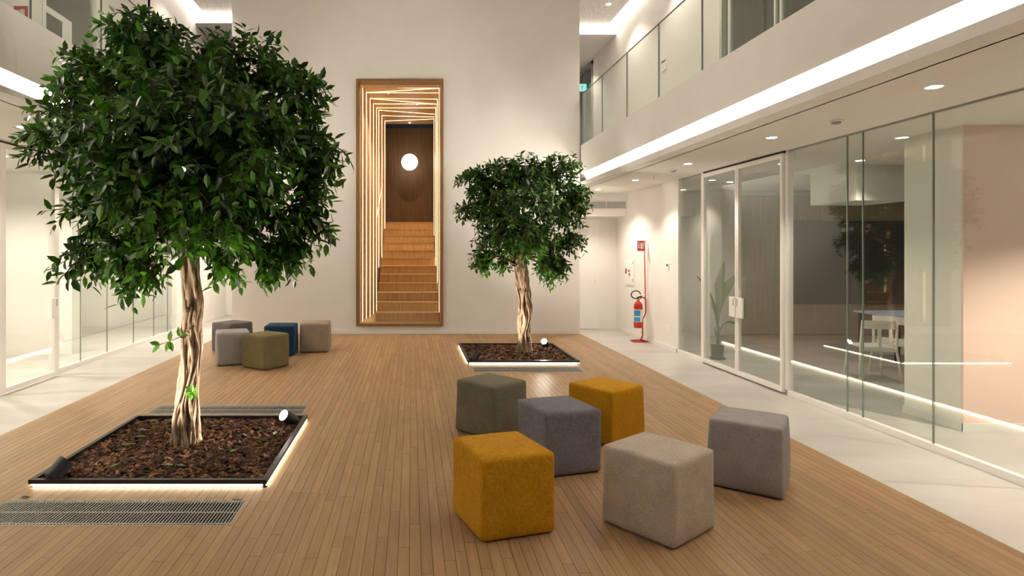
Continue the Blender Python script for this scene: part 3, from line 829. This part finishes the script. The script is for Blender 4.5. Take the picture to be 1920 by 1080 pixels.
def make_tree(name, label, base, lobes, ntwig, seed, trunk_top, trunk_pts, ppm, leaf_len, gx, branch_r=.03):
    """lobes: (centre Vector relative to trunk base, radii Vector, weight)"""
    R = random.Random(seed)
    t = thing(name, label, 'tree', base)
    # trunk with knotty section
    m = MB(); n = 28
    zs = 40
    H = trunk_pts[-1][2]
    def axis(z):
        for a, b in zip(trunk_pts[:-1], trunk_pts[1:]):
            if a[2] <= z <= b[2] + 1e-9:
                k = (z - a[2]) / (b[2] - a[2])
                return Vector((a[0] + (b[0] - a[0]) * k, a[1] + (b[1] - a[1]) * k, z)), a[3] + (b[3] - a[3]) * k
        return Vector(trunk_pts[-1][:3]), trunk_pts[-1][3]
    for i in range(zs + 1):
        z = H * i / zs
        c, rad = axis(z)
        for k in range(n):
            a = 2 * PI * k / n
            tw = a + z * 1.9
            f = 1 + .13 * math.sin(3 * tw + 1) + .10 * math.sin(5 * tw + 2 + 3 * z) + .09 * math.sin(9 * tw - 5 * z) + .07 * math.sin(13 * tw + 9 * z)
            if z < .2: f += (.2 - z) * 1.6 * (0.5 + .5 * math.sin(5 * a + 1))
            m.v.append((c.x + rad * f * math.cos(a), c.y + rad * f * math.sin(a), z))
    for i in range(zs):
        for k in range(n):
            a0 = i * n + k; a1 = i * n + (k + 1) % n
            m.f.append((a0, a1, a1 + n, a0 + n)); m.rnd.append(0)
    m.build('trunk', 'trunk_bark', t, smooth=True)
    # strangling aerial roots winding round the trunk
    for k in range(20):
        a0 = R.uniform(0, 6.28); tw = R.uniform(-2.2, 2.4); z0 = R.uniform(-.02, .02); z1 = R.uniform(.6, 1) * H
        if k < 3: z0, z1 = -.02, H * .62; a0 = -.9 - .5 * k; tw = .12
        rr = R.uniform(.007, .016) * (branch_r / .03)
        pts = []; rads = []
        for i in range(22):
            z = z0 + (z1 - z0) * i / 21
            c, rad = axis(max(0, z))
            off = 1.10 + .10 * math.sin(i * .9 + k)
            if k < 3: off = 1.28 + .1 * k + .06 * math.sin(i * .5)
            if z < .12: off += (.12 - z) * 2.2
            a = a0 + tw * (z / H) + .22 * math.sin(i * .55 + k)
            pts.append((c.x + rad * off * math.cos(a), c.y + rad * off * math.sin(a), z)); rads.append(rr * (1 + .3 * math.sin(i * 1.3 + k)))
        MB().tube(pts, rads, 7).build('aerial_root', 'root_bark', t, smooth=True)
    # boughs
    top = Vector(trunk_pts[-1][:3])
    for (c, r_, w) in lobes:
        mid = top.lerp(c, .5) + Vector((R.uniform(-.06, .06), R.uniform(-.06, .06), R.uniform(-.02, .1)))
        st_ = top - Vector((0, 0, R.uniform(.05, .3)))
        pts = [st_ * (1 - k) * (1 - k) + mid * 2 * k * (1 - k) + c * k * k for k in [i / 8 for i in range(9)]]
        MB().tube(pts, [branch_r * (1 - .75 * i / 8) for i in range(9)], 6).build('bough', 'branch_bark', t, smooth=True)
    # twigs and leaves
    tot = sum(l[2] for l in lobes)
    leaves = []; twigs = MB()
    for i in range(ntwig):
        q = R.uniform(0, tot)
        for (c, r_, w) in lobes:
            q -= w
            if q <= 0: break
        while True:
            v = Vector((R.gauss(0, 1), R.gauss(0, 1), R.gauss(0, 1)))
            if v.length > .1: break
        v.normalize()
        k = R.uniform(.62, .98) if R.random() < .8 else R.uniform(.3, .65)
        p = c + Vector((v.x * r_.x, v.y * r_.y, v.z * r_.z)) * k
        out = Vector((v.x, v.y, v.z * .7))
        gl = (p - gx); out = (out + gl.normalized() * .6).normalized()
        d = (out + Vector((R.gauss(0, .3), R.gauss(0, .3), R.gauss(0, .3) - .18))).normalized()
        TL = R.uniform(.14, .27) * (leaf_len / .1)
        nl = R.randint(8, 12)
        p0 = p - d * TL * .6
        pts = []
        side = d.orthogonal().normalized()
        for j in range(nl):
            f = j / (nl - 1)
            pos = p0 + d * (TL * f) + Vector((0, 0, -.25 * TL * f * f))
            pts.append(pos)
            a = j * 2.4 + R.uniform(-.4, .4)
            ax = (Matrix.Rotation(a, 3, d) @ side)
            ld = (d * R.uniform(.35, .9) + ax * .85 + Vector((0, 0, -R.uniform(.05, .55)))).normalized()
            nrm = (Vector((R.gauss(0, .45), R.gauss(0, .45), 1)) + out * .5).normalized()
            L_ = leaf_len * R.uniform(.7, 1.18)
            rv = R.random() ** 1.6 * .75
            if f > .85 and R.random() < .35: rv = R.uniform(.7, 1)
            leaves.append((pos, ld, nrm, L_, L_ * R.uniform(.47, .60), rv))
        if i % 2 == 0: twigs.tube([pts[0], pts[nl // 2], pts[-1]], [.004, .003, .0015], 4, caps=False)
    tw_ = twigs.build('twigs', 'branch_bark', t); tw_['kind'] = 'stuff'
    # the three hundred leaves that show largest are pieces of their own
    def score(l):
        p = l[0] + Vector(base)
        rel = (l[0] - gx)
        front = -(rel.y) / .9
        return front * 2 + l[3] / p.y * 20 * abs(l[2].dot(Vector((0, -1, .1)))) - abs(rel.length - .1) * 0
    leaves.sort(key=lambda l: -score(l))
    field = MB()
    for i, l in enumerate(leaves):
        if i < 300:
            m = MB(); leaf_geo(m, Vector((0, 0, 0)), *l[1:])
            o = m.build('leaf', 'ficus_leaf', t); o.location = l[0]
        else:
            leaf_geo(field, *l)
    f_ = field.build('foliage', 'ficus_leaf', t); f_['kind'] = 'stuff'
    return t

def lobes_px(base, lst, main, Ysc):
    """lobe list in photo pixels -> metres about the trunk base; depth placed by a spread so that the crown is round"""
    out = []
    R = random.Random(3)
    k = base.y / FPX
    for i, (x, y, rx, ry, dy, w) in enumerate(lst):
        p = px(x, y, base.y) - base
        # a lobe set forward or back is moved along its sight line so that its outline stays where the crown shows it
        Yn = base.y + dy
        p = px(x, y, Yn) - base
        s = Yn / FPX
        out.append((p, Vector((rx * s, (rx + ry) / 2 * s * Ysc, ry * s)), w * rx * ry))
    return out

L1 = [(350, 270, 215, 190, 0, .9), (350, 300, 190, 170, -.6, .7), (350, 250, 170, 150, .6, .5),
      (268, 88, 82, 72, 0, 1.2), (470, 118, 66, 62, .05, 1.3), (180, 142, 82, 62, .05, 1.2), (118, 262, 66, 72, 0, 1.3), (135, 210, 60, 50, -.3, 1.0),
      (588, 262, 64, 60, 0, 1.3), (545, 170, 62, 58, 0, 1.2), (590, 340, 40, 55, .1, 1.2), (165, 385, 62, 62, 0, 1.2), (375, 130, 90, 75, -.1, .9),
      (160, 480, 42, 34, -.05, 1.5), (250, 470, 62, 66, -.2, 1.2), (262, 520, 34, 32, -.2, 1.5), (470, 420, 85, 70, -.1, 1.0), (560, 420, 52, 52, 0, 1.2),
      (520, 478, 52, 38, 0, 1.4), (425, 475, 36, 52, -.1, 1.5), (350, 420, 90, 50, -.4, .8), (450, 250, 110, 90, -.75, .8), (250, 260, 110, 90, -.75, .8), (350, 370, 100, 70, -.75, .8)]
tb1 = T1.copy()
make_tree('ficus_tree', 'larger ficus tree with broad dense crown beside the front floor grate', tb1,
          lobes_px(tb1, L1, None, 1.0), 1750, 21, None,
          [(0, 0, 0, .092), (0, 0, .3, .076), (.045, 0, .8, .066), (.05, .0, 1.2, .062), (.02, 0, 1.55, .064), (.0, 0, 1.85, .055)], None, .098, px(352, 270, 4.9) - tb1)
L2 = [(982, 392, 84, 78, 0, .9), (982, 400, 75, 70, -.5, .6), (935, 330, 42, 34, 0, 1.3), (1050, 318, 40, 34, 0, 1.3), (985, 322, 45, 34, 0, 1.2), (890, 338, 32, 24, 0, 1.4),
      (878, 392, 22, 16, 0, 1.6), (915, 385, 40, 40, 0, 1.2), (925, 452, 38, 34, 0, 1.3), (905, 484, 20, 16, 0, 1.8), (1062, 385, 38, 40, 0, 1.3), (1078, 370, 24, 24, 0, 1.4), (1040, 470, 34, 34, 0, 1.3),
      (1030, 505, 24, 20, -.1, 1.9), (1072, 448, 24, 16, 0, 1.6), (985, 455, 45, 30, -.3, 1.0), (1055, 500, 12, 14, 0, 1.6), (940, 490, 14, 14, 0, 1.5)]
tb2 = gnd(983, 664)
make_tree('ficus_tree', 'smaller ficus tree with rounded crown in front of the back wall', tb2,
          lobes_px(tb2, L2, None, 1.0), 1150, 33, None,
          [(0, 0, 0, .088), (.0, 0, .4, .085), (.01, 0, .8, .088), (-.05, 0, 1.3, .095), (-.07, 0, 1.6, .08)], None, .088, px(982, 395, tb2.y) - tb2, .026)

# shoots sprouting from the large trunk
def shoot(parent, pts, leaves, L):
    s = MB().tube(pts, .004, 5).build('shoot', 'branch_bark', parent)
    for (p, d, r) in leaves:
        m = MB(); leaf_geo(m, Vector((0, 0, 0)), Vector(d), Vector((0, -.8, .6)), L, L * .55, r)
        o = m.build('leaf', 'ficus_leaf', s); o.location = p
tree1 = [o for o in bpy.data.objects if o.name == 'ficus_tree'][0]
a = px(338, 632, 4.80) - tb1; b = px(318, 640, 4.78) - tb1; c = px(300, 646, 4.78) - tb1
shoot(tree1, [a, b, c], [(a, (-.1, -.2, .8), .6), (b, (.1, -.1, .9), .6), (b, (.3, -.2, -.7), .5), (b, (-.3, -.2, -.8), .7), (c, (-.9, -.1, .25), .8), (c, (-.6, -.2, -.6), 1), (a, (.6, -.3, .2), .6)], .085)
a = px(362, 745, 4.75) - tb1; b = px(360, 735, 4.74) - tb1
shoot(tree1, [a, b], [(b, (.6, -.2, .6), 1), (b, (-.4, -.2, .5), .9), (b, (-.8, -.2, -.3), 1), (b, (.5, -.2, -.4), 1), (b, (-.1, -.3, -.9), 1), (b, (.1, -.3, .8), .8)], .07)

# fallen leaves
R = random.Random(77)
for (P, lab, n) in ((P1, 'green fallen leaf on the bark mulch under the larger tree', 12), (P2, 'green fallen leaf on the bark mulch under the smaller tree', 6)):
    for i in range(n):
        x = R.uniform(P[0] + .2, P[1] - .15); y = R.uniform(P[2] + .12, P[3] - .2)
        a = R.uniform(0, 6.28); m = MB()
        leaf_geo(m, Vector((0, 0, 0)), Vector((math.cos(a), math.sin(a), .1)), Vector((0, 0, 1)), .085, .04, R.uniform(.3, 1))
        o = m.build('fallen_leaf', 'ficus_leaf'); o.location = (x, y, .058)
        tag(o, lab, 'leaf', lab.replace('green fallen leaf', 'fallen leaves'))
m = MB(); leaf_geo(m, Vector((0, 0, 0)), Vector((1, .1, .05)), Vector((0, 0, 1)), .06, .03, 0)
o = m.build('fallen_leaf', 'branch_bark'); o.location = gnd(38, 932, .006); tag(o, 'dry brown leaf lying on the deck between planter and grate', 'leaf')

# ================================================================== CEILING FITTINGS
def downlight(x, y, z, label, group, power=26, disc=.05, spot_deg=115):
    t = thing('downlight', label, 'downlight', (x, y, z), group)
    MB().lathe([(disc + .012, -.003), (disc + .012, 0.0), (disc, 0.0), (disc, -.003)], 20).build('trim_ring', 'white_metal', t)
    MB().lathe([(.0005, -.0045), (disc, -.0045), (disc, -.0035), (.0005, -.0035)], 20).build('lens', 'down_disc', t)
    ld = bpy.data.lights.new('down_lamp', 'SPOT'); ld.energy = power; ld.color = (1, .87, .72)
    ld.spot_size = math.radians(spot_deg); ld.spot_blend = .55; ld.shadow_soft_size = .045
    lo = bpy.data.objects.new('lamp', ld); COL.objects.link(lo); lo.parent = t; lo.location = (0, 0, -.012)
for y, lab in ((2.5, 'recessed soffit downlight past the smoke detector by pink wall'), (4.5, 'recessed soffit downlight beside the pink wall end of the glass wall'),
               (6.53, 'recessed soffit downlight between the pink wall smoke detector and the double doors'), (8.51, 'recessed soffit downlight right outside the double glass doors'),
               (10.5, 'recessed soffit downlight beside the card reader wall')):
    downlight(3.9, y, CR, lab, 'downlights on the double door side', 26)
for y in (2.5, 4.5, 6.5, 8.5, 10.5, 12.5, 14.6):
    downlight(-4.2, y, CL, 'round recessed downlight in the balcony soffit behind the large tree', 'downlights on the large tree side', 17 if y < 12 else 62, spot_deg=125)
for (x, y, lab) in ((6.1, 8.2, 'round downlight inside the dim meeting room by the white chair'), (5.7, 10.8, 'round downlight inside the dim meeting room above the palm'), (9.0, 10.2, 'round downlight inside the dim meeting room before the dark screen')):
    downlight(x, y, CR, lab, None, 20)
downlight(6.2, 4.2, CR, 'round downlight in the meeting room in front of the pink wall', None, 150)
downlight(3.75, 12.15, CR, 'added round downlight brightening the corridor in front of the air grille', None, 42, spot_deg=125)  # made-up lamp that brightens the corridor end
for (x, y) in ((-6.4, 6.9), (-6.4, 8.5), (-5.8, 11.6), (-6.4, 5.0)):
    downlight(x, y, CL, 'round downlight inside the white room behind the large tree', 'downlights of the white room', 90, spot_deg=148)
for (x, y) in ((4.0, 12.25), (4.0, 10.2), (4.0, 8.0), (4.0, 15.2)):  # second lamp is an addition to brighten the upper wall
    downlight(x, y, CEIL if y < 13 else 6.42, 'round downlight in the upper ceiling on the exit sign side', 'upper downlights', 26)
for (x, y) in ((-4.0, 11.2), (-4.0, 8.0)):
    downlight(x, y, CEIL, 'round downlight in the upper ceiling on the large tree side', 'upper downlights of the tree side', 16)
for (x, y, lab) in ((3.98, 5.65, 'white smoke detector on the soffit near the pink wall'), (3.96, 9.13, 'white smoke detector on the soffit above the double glass doors')):
    t = thing('smoke_detector', lab, 'detector', (x, y, CR))
    MB().lathe([(.055, 0), (.055, -.012), (.05, -.02)], 20).build('base', 'white_plastic', t, smooth=False)
    MB().lathe([(.038, -.018), (.04, -.032), (.02, -.042)], 20).build('sensor_head', 'grey_plastic', t)
t = thing('sprinkler', 'tiny white sprinkler rose on the soffit next to the palm room', 'sprinkler', (4.02, 10.0, CR))
MB().lathe([(.03, 0), (.028, -.006), (.008, -.008), (.008, -.03), (.018, -.032)], 14).build('rose', 'white_metal', t)

# ================================================================== CORRIDOR FITTINGS
t = thing('air_grille', 'wide slotted air grille in the bulkhead over the corridor door', 'grille', (4.15, 12.87, 2.49))
L = lambda mb, nm, mt: local(mb, t).build(nm, mt, t)
L(MB().box(3.72, 4.56, 12.866, 12.869, 2.488, 2.636), 'backing', 'black')
L(MB().box(3.71, 4.57, 12.850, 12.868, 2.478, 2.488).box(3.71, 4.57, 12.850, 12.868, 2.636, 2.646).box(3.71, 3.72, 12.85, 12.868, 2.488, 2.636).box(4.56, 4.57, 12.85, 12.868, 2.488, 2.636).box(4.135, 4.15, 12.85, 12.868, 2.488, 2.636), 'frame', 'white_metal')
m = MB()
for i in range(48): m.box(3.728 + i * .0175, 3.735 + i * .0175, 12.852, 12.866, 2.488, 2.636)
o = L(m, 'slats', 'white_metal'); o['kind'] = 'stuff'

t = thing('hose_cabinet', 'white flush fire hose cabinet door on the corridor wall', 'cabinet', (GXR, 12.64, .87))
L(MB().box(GXR - .014, GXR - .001, 12.36, 12.92, .86, 1.42), 'frame', 'white_metal')
dd = L(MB().box(GXR - .024, GXR - .014, 12.39, 12.89, .89, 1.39), 'door', 'white_plastic')
local(MB().box(GXR - .028, GXR - .024, 12.78, 12.85, 1.10, 1.21), t).build('lock', 'black', dd)
local(MB().box(GXR - .026, GXR - .024, 12.58, 12.66, 1.06, 1.12).box(GXR - .026, GXR - .024, 12.60, 12.70, 1.14, 1.19), t).build('red_mark', 'red_paint', dd)
for z in (.95, 1.31): local(MB().box(GXR - .030, GXR - .024, 12.40, 12.43, z, z + .06), t).build('hinge', 'grey_plastic', dd)

t = thing('card_reader', 'small white and black card reader beside the glass wall', 'card reader', (GXR, 10.76, 1.25))
L(MB().box(GXR - .022, GXR, 10.72, 10.80, 1.24, 1.36), 'body', 'white_plastic')
L(MB().box(GXR - .024, GXR - .022, 10.73, 10.79, 1.31, 1.35), 'display', 'black')
t = thing('wall_socket', 'white wall socket low on wall under the card reader', 'socket', (GXR, 10.76, .2))
L(MB().box(GXR - .010, GXR, 10.71, 10.81, .16, .26), 'plate', 'white_plastic')
L(MB().box(GXR - .012, GXR - .010, 10.735, 10.785, .185, .235), 'insert', 'label_white')
t = thing('wall_switch', 'white control plate on the upper storey wall behind the railing', 'switch', (UXR, 10.9, 4.9))
L(MB().box(UXR - .02, UXR, 10.82, 11.02, 4.85, 5.05), 'plate', 'white_plastic')
L(MB().box(UXR - .022, UXR - .02, 10.84, 11.0, 5.0, 5.035), 'display', 'black')

# fire extinguisher on its stand
EB = Vector((4.40, 11.66, SF))
t = thing('extinguisher_stand', 'red tubular extinguisher stand with tall pole by corridor wall', 'stand', EB)
MB().tube([(-.14, -.10, .012), (-.14, .06, .012), (-.10, .09, .012), (.10, .09, .012), (.13, .05, .012), (.13, -.08, .012), (.10, -.11, .012), (-.10, -.11, .012), (-.14, -.10, .012)], .012, 8).build('base_loop', 'red_paint', t, smooth=True)
MB().tube([(.06, .09, .012), (.09, .06, .10), (.09, .06, .42), (.10, .06, .44), (.15, .06, .54), (.15, .06, .80), (.12, .06, .84), (.03, .02, .86)], .013, 8).build('support_tube', 'red_paint', t, smooth=True)
MB().tube([(.145, .06, .70), (.125, .06, 1.95)], .010, 8).build('pole', 'red_paint', t)
sg = MB().box(-.015, .135, .05, .058, 1.75, 1.95).build('sign', 'red_paint', t)
m = MB()
m.box(.005, .022, .046, .05, 1.80, 1.90).box(.008, .019, .046, .05, 1.91, 1.93)          # small bottle
m.box(.042, .078, .046, .05, 1.79, 1.90).box(.052, .068, .046, .05, 1.90, 1.92)          # extinguisher
m.box(.092, .104, .046, .05, 1.79, 1.92).box(.104, .118, .046, .05, 1.90, 1.92).box(.112, .118, .046, .05, 1.84, 1.92)
m.build('pictogram', 'label_white', sg)
t = thing('fire_extinguisher', 'red fire extinguisher with blue and white label and black hose', 'extinguisher', EB + Vector((-.02, .0, .262)))
MB().lathe([(.06, 0), (.078, .012), (.082, .03), (.082, .42), (.076, .46), (.055, .495), (.028, .515), (.025, .53)], 24).build('body', 'red_paint', t, smooth=True)
MB().lathe([(.0828, .12), (.0835, .12), (.0835, .36), (.0828, .36)], 24).build('label_band', 'label_white', t, smooth=False)
m = MB()
for k in range(7):
    a0, a1 = PI * (1.02 + .075 * k), PI * (1.02 + .075 * (k + 1))
    for (z0, z1) in ((.13, .215), (.235, .35)):
        b0 = len(m.v)
        for a in (a0, a1):
            for z in (z0, z1): m.v.append((.0842 * math.cos(a), .0842 * math.sin(a), z))
        m.f.append((b0, b0 + 2, b0 + 3, b0 + 1)); m.rnd.append(0)
m.build('label_print', 'label_blue', t)
MB().lathe([(.03, .525), (.03, .55), (.02, .56), (.02, .58)], 14).build('valve', 'brass', t)
MB().bar((-.02, 0, .585), (.07, 0, .615), .022).bar((-.02, 0, .57), (.06, 0, .572), .018).build('lever', 'black', t)
pts = [(-.01, -.02, .56)]
for k in range(15):
    a = -1.2 - k * (2 * PI - 1.3) / 14
    pts.append((-.055 + .09 * math.cos(a), -.03, .645 + .075 * math.sin(a)))
MB().tube(pts, .011, 8).build('hose', 'black', t, smooth=True)

# red fire sign on the upper storey
t = thing('fire_sign', 'red fire point sign on the upper storey wall above balcony edge', 'sign', (UXL + .08, 6.98, 4.2))
p0 = px(30, 40, 6.9); 
L = lambda mb, nm, mt: local(mb, t).build(nm, mt, t)
L(MB().box(UXL + .005, UXL + .16, 6.96, 6.975, 4.16, 4.42), 'plate', 'red_paint')
L(MB().box(UXL + .03, UXL + .07, 6.955, 6.96, 4.24, 4.37).box(UXL + .08, UXL + .13, 6.955, 6.96, 4.33, 4.38).box(UXL + .11, UXL + .13, 6.955, 6.96, 4.22, 4.33), 'pictogram', 'label_white')
L(MB().box(UXL, UXL + .02, 6.965, 6.985, 4.2, 4.4), 'bracket', 'white_metal')

# ================================================================== MEETING ROOM
# palm
pb = Vector((4.97, 9.80, SF))
t = thing('potted_palm', 'young palm in a dark pot behind the double glass doors', 'plant', pb)
MB().lathe([(.075, 0), (.085, .005), (.10, .20), (.10, .22), (.09, .22), (.088, .20)], 20).build('pot', 'pot_dark', t, smooth=False)
MB().lathe([(.0005, .195), (.088, .195), (.088, .19), (.0005, .19)], 16).build('soil', 'bark_chip', t)
MB().lathe([(.11, 0), (.125, .02), (.115, .02), (.1, .008)], 20).build('saucer', 'pot_dark', t)
def frond(pts, widths, name='frond', r=.5):
    m = MB(); n = len(pts)
    for i in range(n):
        p = Vector(pts[i]); tdir = (Vector(pts[min(i + 1, n - 1)]) - Vector(pts[max(i - 1, 0)])).normalized()
        s = tdir.cross(Vector((0, -1, 0))).normalized()
        w = widths[i]
        m.v += [tuple(p - s * w + Vector((0, -.25 * w, 0))), tuple(p), tuple(p + s * w + Vector((0, -.25 * w, 0)))]
    for i in range(n - 1):
        for k in range(2):
            a = i * 3 + k; m.f.append((a, a + 1, a + 4, a + 3)); m.rnd.append(r)
    return m.build(name, 'palm_leaf', t, smooth=True)
def rp(x, y, dy=0): return px(x, y, 9.8 + dy) - pb
MB().tube([rp(1346, 650), rp(1347, 620), rp(1349, 612)], [.028, .02, .012], 8).build('stem', 'palm_leaf', t)
frond([rp(1347, 625), rp(1346, 590), rp(1345, 560), rp(1347, 535), rp(1353, 510), rp(1358, 490)], [.006, .012, .04, .075, .05, .003], r=.4)
frond([rp(1347, 620), rp(1348, 590, -.05), rp(1352, 560, -.1), rp(1362, 537, -.12), rp(1378, 520, -.14), rp(1398, 521, -.15), rp(1415, 528, -.15)], [.006, .015, .06, .085, .045, .012, .003], r=.8)
frond([rp(1346, 620), rp(1343, 592, .05), rp(1338, 572, .08), rp(1333, 553, .1)], [.006, .022, .035, .003], r=.2)
frond([rp(1350, 620), rp(1356, 608, -.05), rp(1366, 603, -.1), rp(1378, 606, -.12), rp(1392, 610, -.15)], [.006, .008, .018, .025, .003], r=.3)
frond([rp(1346, 610), rp(1335, 560, .15), rp(1318, 530, .2), rp(1305, 516, .25)], [.005, .02, .03, .003], r=.1)
frond([rp(1346, 635), rp(1342, 625), rp(1340, 612)], [.008, .014, .003], r=.2)

def chair(loc, rz, label):
    t = thing('dining_chair', label, 'chair', loc); t.rotation_euler.z = rz
    # local: front of the chair is +Y, the back is at -Y
    w = .21
    MB().obox(Matrix.Translation((0, .02, .45)), .42, .40, .025).build('seat', 'chair_white', t, bevel=.008)
    for sx in (-1, 1):
        MB().tube([(sx * (w + .035), -.26, 0), (sx * w, -.19, .44), (sx * (w - .01), -.23, .82)], [.014, .019, .015], 8).build('leg', 'chair_white', t, smooth=True)
        MB().tube([(sx * (w + .02), .24, 0), (sx * (w - .01), .19, .44)], [.013, .018], 8).build('leg', 'chair_white', t, smooth=True)
    m = MB()
    for i in range(8):
        x0, x1 = -w + 2 * w * i / 8, -w + 2 * w * (i + 1) / 8
        y = lambda x: -.225 - .03 * (1 - (x / w) ** 2)
        m.bar((x0, y(x0), .765), (x1, y(x1), .765), .016, .11)
    m.build('backrest', 'chair_white', t)
    MB().box(-.018, .018, -.235, -.215, .46, .71).build('back_splat', 'chair_white', t)
    MB().box(-w, w, -.205, -.185, .40, .44).build('rear_rail', 'chair_white', t)
chair((6.33, 8.3, SF), -.25, 'white chair with open back in the dim room beyond the glass wall')
chair((7.02, 8.75, SF), -.9, 'white chair half hidden beyond the other white chair in dim room')
t = thing('meeting_table', 'white meeting table, top tinted blue for reflected light, behind the white chair', 'table', (8.1, 9.75, SF))
MB().box(-.62, .9, -.45, .45, .72, .75).build('tabletop', 'table_blue_sheen', t)
for (x, y) in ((-.55, -.38), (.82, -.38), (-.55, .38), (.82, .38)): MB().box(x - .025, x + .025, y - .025, y + .025, 0, .72).build('leg', 'black', t)
